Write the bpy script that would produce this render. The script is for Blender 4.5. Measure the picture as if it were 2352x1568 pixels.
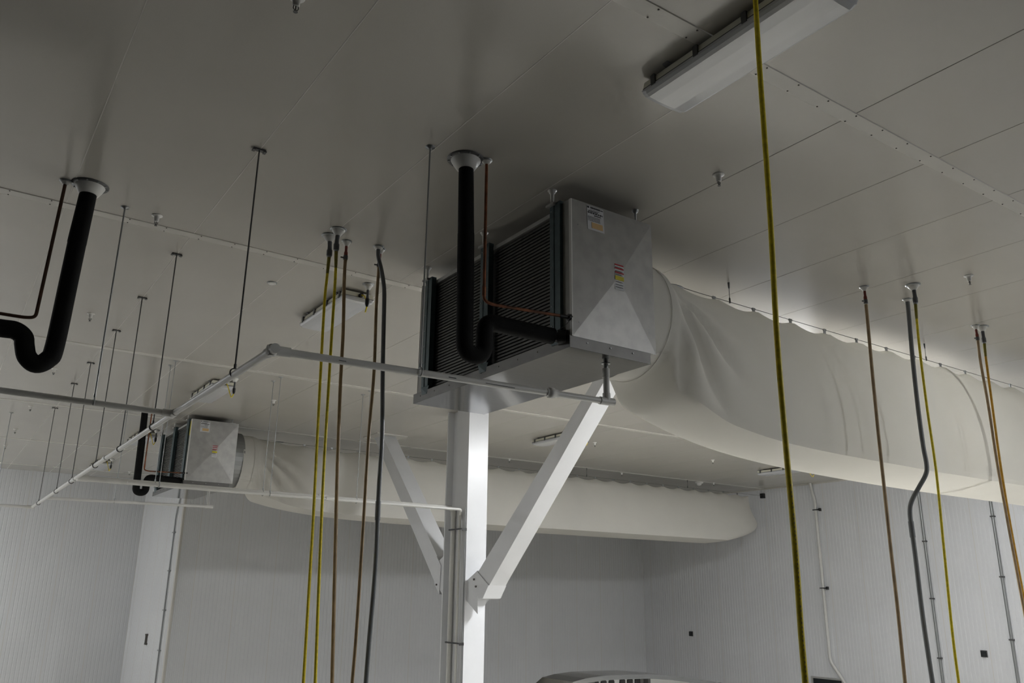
import bpy, math, random
from mathutils import Vector, Matrix

# ------------------------------------------------------------------ reset
for o in list(bpy.data.objects): bpy.data.objects.remove(o, do_unlink=True)
scene = bpy.context.scene
COL = scene.collection
random.seed(7)
PI = math.pi
FL = 3.0            # eye height above the floor; every z below is relative to the eye
CE = 3.1            # ceiling above the eye

# ------------------------------------------------------------------ camera
cam_d = bpy.data.cameras.new('camera')
cam = bpy.data.objects.new('camera', cam_d)
COL.objects.link(cam)
ax_r = Vector((0.82199276, -0.56938849, 0.01116472))
ax_d = Vector((0.17410324, 0.23258013, -0.95686705))
ax_f = Vector((0.54223239, 0.7884816, 0.29031156))
m = Matrix((ax_r, -ax_d, -ax_f)).transposed().to_4x4()
m.translation = Vector((0, 0, FL))
cam.matrix_world = m
cam_d.sensor_fit = 'HORIZONTAL'
cam_d.sensor_width = 36.0
cam_d.lens = 36.0 * 1901.66 / 2352.0
cam_d.clip_start = 0.05
cam_d.clip_end = 200
scene.camera = cam

# ------------------------------------------------------------------ world, exposure
w = bpy.data.worlds.new('world'); scene.world = w
w.use_nodes = True
w.node_tree.nodes['Background'].inputs[0].default_value = (0.6, 0.65, 0.7, 1)
w.node_tree.nodes['Background'].inputs[1].default_value = 0.0
scene.view_settings.view_transform = 'Standard'
scene.view_settings.look = 'None'
scene.view_settings.gamma = 1.0
scene.view_settings.exposure = 2.57
scene.view_settings.use_curve_mapping = False
LAMP = 60.0         # radiance of a lamp that is switched on

# ------------------------------------------------------------------ materials
MATS = {}
def mat(name, col, rough=0.5, metal=0.0, nscale=0, namt=0.0, bump=0.0, bscale=200, spec=0.5, stretch=None, col2=None, coat=0.0, trans=0.0):
    mt = bpy.data.materials.new(name); mt.use_nodes = True
    nt = mt.node_tree; b = nt.nodes['Principled BSDF']
    b.inputs['Base Color'].default_value = (*col, 1)
    b.inputs['Roughness'].default_value = rough
    b.inputs['Metallic'].default_value = metal
    b.inputs['Specular IOR Level'].default_value = spec
    if coat: b.inputs['Coat Weight'].default_value = coat
    tc = nt.nodes.new('ShaderNodeTexCoord')
    mp = nt.nodes.new('ShaderNodeMapping')
    nt.links.new(tc.outputs['Object'], mp.inputs[0])
    if stretch: mp.inputs['Scale'].default_value = stretch
    if nscale:
        n = nt.nodes.new('ShaderNodeTexNoise'); n.inputs['Scale'].default_value = nscale
        n.inputs['Detail'].default_value = 4
        nt.links.new(mp.outputs[0], n.inputs['Vector'])
        r = nt.nodes.new('ShaderNodeMix'); r.data_type = 'RGBA'
        c2 = col2 if col2 else tuple(max(0, c * (1 - namt)) for c in col)
        r.inputs[6].default_value = (*col, 1); r.inputs[7].default_value = (*c2, 1)
        cr = nt.nodes.new('ShaderNodeMapRange')
        cr.inputs[1].default_value = 0.35; cr.inputs[2].default_value = 0.65
        nt.links.new(n.outputs[0], cr.inputs[0]); nt.links.new(cr.outputs[0], r.inputs[0])
        nt.links.new(r.outputs[2], b.inputs['Base Color'])
    if bump:
        n2 = nt.nodes.new('ShaderNodeTexNoise'); n2.inputs['Scale'].default_value = bscale
        n2.inputs['Detail'].default_value = 2
        nt.links.new(mp.outputs[0], n2.inputs['Vector'])
        bp = nt.nodes.new('ShaderNodeBump'); bp.inputs['Strength'].default_value = bump
        bp.inputs['Distance'].default_value = 0.004
        nt.links.new(n2.outputs[0], bp.inputs['Height'])
        nt.links.new(bp.outputs[0], b.inputs['Normal'])
    if trans:
        tr = nt.nodes.new('ShaderNodeBsdfTranslucent'); tr.inputs[0].default_value = (*col, 1)
        mx = nt.nodes.new('ShaderNodeMixShader'); mx.inputs[0].default_value = trans
        out = nt.nodes['Material Output']
        nt.links.new(b.outputs[0], mx.inputs[1]); nt.links.new(tr.outputs[0], mx.inputs[2])
        nt.links.new(mx.outputs[0], out.inputs[0])
    MATS[name] = mt
    return mt
def emit(name, col, strength):
    mt = mat(name, (0.8, 0.8, 0.8), 0.3)
    b = mt.node_tree.nodes['Principled BSDF']
    b.inputs['Emission Color'].default_value = (*col, 1)
    b.inputs['Emission Strength'].default_value = strength
    return mt
mat('ceiling_paint', (0.50, 0.478, 0.435), 0.21, nscale=1.2, namt=0.03, bump=0.10, bscale=90)
mat('cap_paint', (0.60, 0.58, 0.535), 0.30, nscale=3, namt=0.04)
mat('seam_pale', (0.62, 0.60, 0.56), 0.32)
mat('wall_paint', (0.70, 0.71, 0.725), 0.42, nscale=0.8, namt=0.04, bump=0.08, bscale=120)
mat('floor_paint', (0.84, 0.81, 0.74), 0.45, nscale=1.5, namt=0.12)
mat('wall_dim', (0.22, 0.22, 0.21), 0.6, nscale=1, namt=0.1)  # unseen walls darkened to cut bounce onto the near ceiling
mat('blocker_dark', (0.07, 0.07, 0.068), 0.55, 0.3, nscale=6, namt=0.3)
mat('screw', (0.14, 0.13, 0.12), 0.45, 0.8)
mat('pan_steel', (0.13, 0.128, 0.123), 0.40, 0.85, nscale=9, namt=0.15)
mat('galv_matte', (0.36, 0.355, 0.33), 0.55, 0.2, nscale=9, namt=0.14)
mat('galvanised', (0.41, 0.405, 0.39), 0.45, 0.5, nscale=9, namt=0.14, bump=0.05, bscale=60)
mat('polished_steel', (0.31, 0.31, 0.305), 0.09, 1.0, nscale=60, namt=0.10, stretch=(0.05, 1, 1))
mat('teal_steel', (0.060, 0.092, 0.100), 0.42, 0.3, nscale=20, namt=0.2)
mat('coil_dark', (0.022, 0.022, 0.020), 0.5, 0.2)
mat('coil_fin', (0.085, 0.083, 0.076), 0.45, 0.4, nscale=30, namt=0.4)
mat('rubber_foam', (0.006, 0.006, 0.006), 0.8, spec=0.2, nscale=8, namt=0.3, bump=0.3, bscale=120)
mat('copper', (0.33, 0.12, 0.06), 0.45, 0.75, nscale=7, col2=(0.11, 0.055, 0.035))
mat('copper_tarnished', (0.10, 0.05, 0.03), 0.5, 0.6, nscale=7, col2=(0.05, 0.03, 0.02))
mat('white_plastic', (0.72, 0.71, 0.68), 0.38)
mat('pvc_white', (0.66, 0.655, 0.63), 0.36, nscale=5, namt=0.07)
mat('pvc_grey', (0.17, 0.18, 0.19), 0.42, nscale=10, namt=0.15)
mat('zinc', (0.33, 0.34, 0.34), 0.42, 0.8)
mat('zinc_dark', (0.12, 0.12, 0.12), 0.5, 0.6)
mat('yellow_rubber', (0.95, 0.75, 0.02), 0.45, nscale=40, namt=0.22)
mat('amber_rubber', (0.72, 0.38, 0.02), 0.45, nscale=40, namt=0.22)
mat('olive_sleeve', (0.32, 0.27, 0.03), 0.6, nscale=150, namt=0.4, bump=0.3, bscale=300)
mat('tan_hose', (0.44, 0.31, 0.17), 0.5, nscale=14, namt=0.25)
mat('gland_grey', (0.10, 0.105, 0.11), 0.5, bump=0.4, bscale=220)
mat('red_stub', (0.18, 0.03, 0.02), 0.45)
mat('black_plastic', (0.012, 0.012, 0.012), 0.45)
mat('sock_fabric', (0.86, 0.845, 0.80), 0.85, spec=0.1, nscale=2.0, namt=0.03, bump=0.06, bscale=400, trans=0.27)
mat('column_paint', (0.70, 0.71, 0.73), 0.33, nscale=4, namt=0.03)
mat('fixture_body', (0.82, 0.80, 0.68), 0.45)
mat('acrylic', (0.60, 0.61, 0.63), 0.16, coat=0.4, nscale=1.2, namt=0.05, stretch=(6, 0.6, 1))
LEVELS = {'full': 1.0, 'most': 0.68, 'some': 0.38, 'few': 0.12}     # share of full brightness, tuned per lamp to balance the light
for k_, v_ in LEVELS.items(): emit('acrylic_' + k_, (0.96, 0.98, 1.0), LAMP * v_)
mat('label_white', (0.62, 0.63, 0.64), 0.5)
mat('ink_black', (0.04, 0.04, 0.045), 0.6)
mat('label_orange', (0.62, 0.42, 0.20), 0.5)
mat('label_red', (0.42, 0.02, 0.025), 0.5)
mat('label_yellow', (0.60, 0.52, 0.02), 0.5)
mat('glass_dark', (0.012, 0.016, 0.018), 0.12)
mat('aluminium', (0.55, 0.55, 0.54), 0.35, 0.9)

# ------------------------------------------------------------------ mesh helpers
class MB:
    def __init__(s): s.v = []; s.f = []; s.sm = []; s.sharp = []
    def add(s, vs, fs, smooth=False):
        k = len(s.v); s.v += [tuple(p) for p in vs]
        for f in fs: s.f.append(tuple(i + k for i in f)); s.sm.append(smooth)
        return s
    def box(s, x0, x1, y0, y1, z0, z1):
        vs = [(x, y, z) for z in (z0, z1) for y in (y0, y1) for x in (x0, x1)]
        return s.add(vs, [(0, 2, 3, 1), (4, 5, 7, 6), (0, 1, 5, 4), (2, 6, 7, 3), (0, 4, 6, 2), (1, 3, 7, 5)])
    def tube(s, pts, r, n=12, caps=True):
        pts = [Vector(p) for p in pts]; N = len(pts)
        rs = r if isinstance(r, (list, tuple)) else [r] * N
        up = None; vs = []
        for i, p in enumerate(pts):
            t = (pts[min(i + 1, N - 1)] - pts[max(i - 1, 0)]).normalized()
            if up is None:
                a = Vector((1, 0, 0)) if abs(t.x) < 0.8 else Vector((0, 1, 0))
                up = (a - t * a.dot(t)).normalized()
            else:
                up = (up - t * up.dot(t)).normalized()
            sd = t.cross(up)
            for k in range(n):
                an = 2 * PI * k / n
                vs.append(p + (up * math.cos(an) + sd * math.sin(an)) * rs[i])
        fs = []
        for i in range(N - 1):
            for k in range(n):
                a = i * n + k; b = i * n + (k + 1) % n
                fs.append((a, b, b + n, a + n))
        k0 = len(s.v)
        s.add(vs, fs, True)
        if caps:
            s.add(vs[:n], [tuple(reversed(range(n)))]); s.add(vs[-n:], [tuple(range(n))])
        return s
    def lathe(s, x, y, z, prof, n=24, smooth=True):
        vs = []; fs = []
        for r, h in prof:
            for k in range(n):
                an = 2 * PI * k / n
                vs.append((x + r * math.cos(an), y + r * math.sin(an), z + h))
        for i in range(len(prof) - 1):
            for k in range(n):
                a = i * n + k; b = i * n + (k + 1) % n
                fs.append((a, b, b + n, a + n))
        s.add(vs, fs, smooth)
        s.add(vs[:n], [tuple(range(n))]); s.add(vs[-n:], [tuple(reversed(range(n)))])
        return s
    def prism(s, poly, axis, a0, a1):
        """polygon in the plane normal to axis ('x': poly is (y,z); 'y': (x,z); 'z': (x,y))"""
        def P(p, a):
            return {'x': (a, p[0], p[1]), 'y': (p[0], a, p[1]), 'z': (p[0], p[1], a)}[axis]
        n = len(poly)
        vs = [P(p, a0) for p in poly] + [P(p, a1) for p in poly]
        fs = [tuple(range(n)), tuple(reversed(range(n, 2 * n)))]
        for i in range(n): fs.append((i, i + n, (i + 1) % n + n, (i + 1) % n))
        return s.add(vs, fs)
    def mesh(s, name, off=(0, 0, 0)):
        me = bpy.data.meshes.new(name)
        me.from_pydata([(a - off[0], b - off[1], c - off[2]) for a, b, c in s.v], [], s.f)
        for p, sm in zip(me.polygons, s.sm): p.use_smooth = sm
        me.update()
        import bmesh
        bm = bmesh.new(); bm.from_mesh(me)
        bmesh.ops.recalc_face_normals(bm, faces=bm.faces)
        bm.to_mesh(me); bm.free()
        if s.sharp:
            es = set(tuple(sorted(e)) for e in s.sharp)
            at = me.attributes.get('sharp_edge') or me.attributes.new('sharp_edge', 'BOOLEAN', 'EDGE')
            for e in me.edges:
                if tuple(sorted(e.vertices)) in es: at.data[e.index].value = True
        return me

def fillet(pts, rad, n=6):
    """round the corners of a polyline"""
    pts = [Vector(p) for p in pts]; out = [pts[0]]
    for i in range(1, len(pts) - 1):
        a, b, c = pts[i - 1], pts[i], pts[i + 1]
        d1 = (a - b); d2 = (c - b)
        r = min(rad, d1.length * 0.49, d2.length * 0.49)
        p, q = b + d1.normalized() * r, b + d2.normalized() * r
        for k in range(n + 1):
            t = k / n
            out.append(p * (1 - t) ** 2 + b * 2 * t * (1 - t) + q * t * t)
    out.append(pts[-1]); return out
def smooth_path(pts, n=5):
    """Catmull-Rom through the points"""
    P = [Vector(p) for p in pts]; P = [P[0] * 2 - P[1]] + P + [P[-1] * 2 - P[-2]]
    out = []
    for i in range(1, len(P) - 2):
        for k in range(n):
            t = k / n
            a, b, c, d = P[i - 1], P[i], P[i + 1], P[i + 2]
            out.append(0.5 * ((2 * b) + (c - a) * t + (2 * a - 5 * b + 4 * c - d) * t * t + (3 * b - a - 3 * c + d) * t ** 3))
    out.append(P[-2]); return out

ROOTS = []
def tag(o, label=None, cat=None, group=None, kind=None):
    if label: o['label'] = label
    if cat: o['category'] = cat
    if group: o['group'] = group
    if kind: o['kind'] = kind
def thing(name, label, cat, loc, group=None):
    o = bpy.data.objects.new(name, None); COL.objects.link(o)
    o.empty_display_size = 0.1
    o.location = loc; tag(o, label, cat, group); ROOTS.append(o)
    o['_o'] = tuple(loc)
    return o
def part(root, name, mb, material, parent=None, label=None):
    off = tuple(root['_o'])
    me = mb.mesh(name, off); me.materials.append(MATS[material])
    o = bpy.data.objects.new(name, me); COL.objects.link(o)
    o.parent = parent if parent else root
    if label: o['label'] = label
    return o
def inst(src, root, delta, parent=None, name=None):
    o = src.copy(); COL.objects.link(o); o.parent = parent if parent else root
    o.location = Vector(src.location) + Vector(delta)
    return o
def single(name, mb, material, label, cat, loc, group=None):
    me = mb.mesh(name, loc); me.materials.append(MATS[material])
    o = bpy.data.objects.new(name, me); COL.objects.link(o)
    o.location = loc; tag(o, label, cat, group); ROOTS.append(o); o['_o'] = tuple(loc)
    return o
def struct(name, mb, material, loc=(0, 0, 0)):
    me = mb.mesh(name, loc); me.materials.append(MATS[material])
    o = bpy.data.objects.new(name, me); COL.objects.link(o)
    o.location = loc; o['kind'] = 'structure'; ROOTS.append(o); o['_o'] = tuple(loc)
    return o
def copy_tree(o, parent=None):
    c = o.copy(); COL.objects.link(c); c.parent = parent
    for ch in list(o.children): copy_tree(ch, c)
    if parent is None: ROOTS.append(c)
    return c

# ================================================================== SETTING
XR, YB, XC, YF = 20.65, 21.85, 5.18, 26.6      # right wall, back wall, recess side, recess back
XL, YN = -8.0, -7.0                            # unseen left and front walls
struct('floor', MB().box(XL, XR, YN, YF, -FL - 0.1, -FL), 'floor_paint')

# added dark deck, unseen below the frame, blocks floor bounce to the near ceiling
struct('floor_bounce_blocker', MB().box(XL, 8.6, YN, 4.2, -1.72, -1.6).box(8.6, 16.0, YN, 2.6, -1.72, -1.6).box(XL, 2.2, 4.2, 8.0, -1.72, -1.6).box(XL, 0.6, 8.0, 11.5, -1.72, -1.6).box(8.4, 8.6, 4.0, 4.2, -FL, -1.72).box(-0.1, 0.1, 4.0, 4.2, -FL, -1.72), 'blocker_dark')

# ---- ceiling: slab with panels, pale seam strips and cap strips
ceil = struct('ceiling', MB().box(XL - 0.1, XR + 0.1, YN - 0.1, YF + 0.1, CE + 0.014, CE + 0.12), 'ceiling_paint')
seams = [0.4935, 1.535, 2.574, 3.618, 4.640, 5.658, 6.676, 7.697, 8.717, 9.741]
while seams[-1] < XR - 1.2: seams.append(seams[-1] + 1.021)
seams = [0.4935 - 1.03 * k for k in (2, 1)] + seams + [XR]
caps = [-1.85, 2.762, 7.42, 11.95, 16.49, 20.92, 25.38]
rows = list(zip(caps, caps[1:])) + [(25.38, YF)]
pcache = {}
for i in range(len(seams) - 1):
    x0, x1 = seams[i], seams[i + 1]
    for (y0, y1) in rows:
        if y0 > 20 and x0 > XC: continue
        if y0 < 0 and x0 > 6: pass
        wd, ln = round(x1 - x0, 3), round(y1 - y0, 3)
        key = (wd, ln)
        if key not in pcache:
            g = 0.0016; c = 0.003; t = 0.013
            a, b = wd / 2 - g, ln / 2
            vs = [(-a, -b, t), (a, -b, t), (a, b, t), (-a, b, t), (-a, -b, c), (a, -b, c), (a, b, c), (-a, b, c),
                  (-a + c, -b, 0), (a - c, -b, 0), (a - c, b, 0), (-a + c, b, 0)]
            mb = MB().add(vs, [(0, 1, 2, 3), (0, 4, 5, 1), (1, 5, 6, 2), (2, 6, 7, 3), (3, 7, 4, 0),
                               (4, 8, 9, 5), (5, 9, 10, 6), (6, 10, 11, 7), (7, 11, 8, 4), (8, 11, 10, 9)])
            me = mb.mesh('ceiling_panel'); me.materials.append(MATS['ceiling_paint']); pcache[key] = me
        o = bpy.data.objects.new('ceiling_panel', pcache[key]); COL.objects.link(o)
        o.parent = ceil; o.location = ((x0 + x1) / 2, (y0 + y1) / 2, CE)
for x in (0.4935, 1.535, 2.574, 3.618):        # pale strips imitate the edge highlight on the four joints nearest the camera
    part(ceil, 'seam_strip', MB().box(x - 0.0038, x + 0.0038, -1.85, YF, CE - 0.001, CE + 0.01), 'seam_pale')
scr = MB().lathe(0, 0, 0, [(0.006, 0.0), (0.006, -0.003), (0.003, -0.005)], 8).mesh('screw'); scr.materials.append(MATS['screw'])
for j, yc in enumerate(caps):
    xe = XR if yc < YB else XC
    st = part(ceil, 'cap_strip', MB().prism([(yc - 0.058, CE), (yc - 0.054, CE - 0.006), (yc + 0.054, CE - 0.006), (yc + 0.058, CE)], 'x', XL, xe), 'cap_paint')
    if j in (1, 2):
        xs = [0.911 * CE + k * 0.0985 * CE for k in range(-12 if j == 2 else -2, 15 if j == 1 else 4)]
        for x in xs:
            for dy in (-0.041, 0.041):
                o = bpy.data.objects.new('screw', scr); COL.objects.link(o)
                o.parent = st; o.location = (x + (0.0 if dy > 0 else 0.004), yc + dy, CE - 0.006)

# ---- ribbed wall panels
def panel_mesh(width, facing):
    """strip of ribbed sheet, u along the wall, d = depth into the wall"""
    pr = [(0.0, 0.02), (0.003, 0.0)]
    nr = 10
    for k in range(1, nr):
        u = width * k / nr
        pr += [(u - 0.010, 0.0), (u - 0.005, 0.005), (u + 0.005, 0.005), (u + 0.010, 0.0)]
    pr += [(width - 0.003, 0.0), (width, 0.02)]
    vs = []; fs = []
    for u, d in pr:
        for z in (-FL, CE):
            vs.append((u, d, z) if facing == '-y' else (d, -u, z))
    for i in range(len(pr) - 1): fs.append((2 * i, 2 * i + 2, 2 * i + 3, 2 * i + 1))
    me = bpy.data.meshes.new('wall_panel'); me.from_pydata(vs, [], fs); me.update()
    me.materials.append(MATS['wall_paint']); return me
bead_y = MB().box(-0.006, 0.006, -0.002, 0.02, -FL, CE).mesh('seam_strip'); bead_y.materials.append(MATS['seam_pale'])  # pale strip along each wall panel joint
bead_x = MB().box(-0.002, 0.02, -0.006, 0.006, -FL, CE).mesh('seam_strip'); bead_x.materials.append(MATS['seam_pale'])
def clad(root, facing, const, cuts):
    cache = {}
    for a, b in zip(cuts, cuts[1:]):
        wd = round(abs(b - a), 3)
        if wd not in cache: cache[wd] = panel_mesh(wd, facing)
        o = bpy.data.objects.new('wall_panel', cache[wd]); COL.objects.link(o); o.parent = root
        o.location = (a, const, 0) if facing == '-y' else (const, a, 0)
        q = bpy.data.objects.new('seam_strip', bead_y if facing == '-y' else bead_x); COL.objects.link(q); q.parent = root
        q.location = (b, const, 0) if facing == '-y' else (const, b, 0)
wr = struct('wall_right', MB().box(XR + 0.02, XR + 0.2, YN, YB + 0.2, -FL, CE + 0.1), 'wall_paint')
clad(wr, '-x', XR, [YB, 21.482] + [21.482 - 1.0045 * k for k in range(1, 15)])
wb = struct('wall_back', MB().box(XC + 0.02, XR + 0.2, YB + 0.02, YB + 0.2, -FL, CE + 0.1), 'wall_paint')
clad(wb, '-y', YB, [XC, 5.635] + [5.635 + 1.0042 * k for k in range(1, 15)] + [XR])
ws = struct('wall_recess', MB().box(XC + 0.02, XC + 0.2, YB + 0.2, YF + 0.2, -FL, CE + 0.1), 'wall_paint')
clad(ws, '-x', XC, [YF, 26.2, 25.2, 24.2, 23.2, 22.2, YB])
part(ws, 'corner_trim', MB().prism([(XC - 0.004, YB + 0.12), (XC - 0.004, YB - 0.004), (XC + 0.05, YB - 0.004), (XC + 0.05, YB + 0.02), (XC + 0.02, YB + 0.12)], 'z', -FL, CE), 'cap_paint')
wf = struct('wall_far', MB().box(XL, XC + 0.2, YF + 0.02, YF + 0.2, -FL, CE + 0.1), 'wall_paint')
clad(wf, '-y', YF, [-3.84 + 1.002 * k for k in range(0, 10)])
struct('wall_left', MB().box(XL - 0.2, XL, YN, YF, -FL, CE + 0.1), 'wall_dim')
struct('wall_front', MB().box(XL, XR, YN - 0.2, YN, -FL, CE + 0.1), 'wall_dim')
struct('trim_1', MB().box(XR - 0.03, XR + 0.02, 9.0, YB, CE - 0.035, CE + 0.005), 'cap_paint')
# window low on the right wall
wn = struct('window_1', MB().box(XR - 0.02, XR + 0.03, 14.39, 15.28, -2.98, -2.13), 'glass_dark')
part(wn, 'window_frame', MB().box(XR - 0.05, XR, 14.33, 15.34, -2.13, -2.085).box(XR - 0.05, XR, 15.28, 15.34, -2.98, -2.13).box(XR - 0.05, XR, 14.33, 14.39, -2.98, -2.13), 'aluminium')

# ================================================================== CEILING CONES
def cone(root, x, y, rf, rb, h, flange='zinc_dark', z=CE, bolts=0):
    f = part(root, 'flange', MB().lathe(x, y, z, [(rf, 0), (rf, -0.006), (rf * 0.80, -0.012)], 28), flange)
    part(root, 'ceiling_cone', MB().lathe(x, y, z, [(rf * 0.82, -0.002), (rf * 0.80, -0.016), ((rf * 0.8 + rb) / 2 * 1.04, -h * 0.55), (rb, -h), (rb * 0.8, -h)], 28), 'white_plastic')
    if bolts:
        for k in range(bolts):
            a = 2 * PI * k / bolts
            part(root, 'bolt', MB().lathe(x + rf * 0.91 * math.cos(a), y + rf * 0.91 * math.sin(a), z - 0.008, [(0.007, 0), (0.007, -0.008)], 6, False), 'zinc', parent=f)

# ================================================================== STEEL COLUMN AND BRACES
CX0, CX1, CY0, CY1 = 7.38, 7.775, 12.0, 12.74
t = thing('support_column', 'thick white steel column with one bright face, rising behind the big cooler', 'column', ((CX0 + CX1) / 2, (CY0 + CY1) / 2, -FL))
part(t, 'shaft', MB().prism([(CX0 + 0.02, CY0), (CX1, CY0), (CX1, CY1), (CX0, CY1), (CX0, CY1 - 0.03), (CX0 + 0.11, CY1 - 0.06), (CX0 + 0.11, 12.44), (CX0 + 0.02, 12.42)], 'z', -FL, CE - 0.002), 'column_paint')
part(t, 'cover_plate', MB().prism([(CX0, CY0 - 0.001), (CX0 + 0.03, CY0 - 0.001), (CX0 + 0.03, 12.42), (CX0 + 0.012, 12.42), (CX0, 12.40)], 'z', -FL, CE - 0.002), 'column_paint')
gv = [(7.42, 12.0, 0.19), (7.42, 11.70, 0.335), (7.42, 11.66, -0.33), (7.42, 12.0, -0.14),
      (7.735, 12.0, 0.19), (7.735, 11.70, 0.335), (7.735, 11.66, 0.0), (7.735, 12.0, 0.0)]
part(t, 'gusset', MB().add(gv, [(0, 1, 2, 3), (4, 7, 6, 5), (0, 4, 5, 1), (1, 5, 6, 2), (2, 6, 7, 3), (0, 3, 7, 4)]), 'column_paint')
part(t, 'gusset', MB().prism([(12.74, -0.10), (12.95, 0.10), (12.95, 0.52), (12.74, 0.62)], 'x', 7.42, 7.735), 'column_paint')
def brace(label, p_up0, p_up1, p_lo0, p_lo1, endcap, bolts):
    t = thing('diagonal_brace', label, 'brace', (7.575, p_lo0[0], p_lo0[1]), 'braces of the white column')
    part(t, 'beam', MB().prism([p_up0, p_up1, p_lo1, p_lo0], 'x', 7.42, 7.73), 'column_paint')
    part(t, 'end_plate', MB().prism(endcap, 'x', 7.405, 7.745), 'column_paint')
    for (y, z) in bolts:
        part(t, 'bolt', MB().tube([(7.404, y, z), (7.385, y, z)], 0.016, 8), 'screw')
    return t
def lerp2(a, b, t): return (a[0] + (b[0] - a[0]) * t, a[1] + (b[1] - a[1]) * t)
u0, u1 = (11.842, 0.168), (9.046, 2.625); l0, l1 = (11.533, -0.078), (8.795, 2.562)
tu = (CE - u0[1]) / (u1[1] - u0[1]); tl = (CE - l0[1]) / (l1[1] - l0[1])
brace('white diagonal brace rising from the column towards the fabric duct, right of it', u0, lerp2(u0, u1, tu), l0, lerp2(l0, l1, tl),
      [u0, lerp2(u0, u1, 0.06), lerp2(l0, l1, 0.07), (11.50, -0.09), (11.62, -0.10)], [(11.70, 0.09), (11.76, 0.20)])
u0, u1 = (12.858, 0.439), (15.442, 3.047); l0, l1 = (12.883, -0.043), (15.808, 3.035)
tu = (CE - 0.02 - u0[1]) / (u1[1] - u0[1]); tl = (CE - 0.02 - l0[1]) / (l1[1] - l0[1])
b2 = brace('white diagonal brace rising from the column away to the ceiling, left of it', u0, lerp2(u0, u1, tu), l0, lerp2(l0, l1, tl),
           [u0, lerp2(u0, u1, 0.06), lerp2(l0, l1, 0.06), l0], [(12.97, 0.12)])
part(b2, 'ceiling_plate', MB().box(7.22, 7.92, 15.3, 15.98, CE - 0.02, CE), 'cap_paint')

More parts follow.
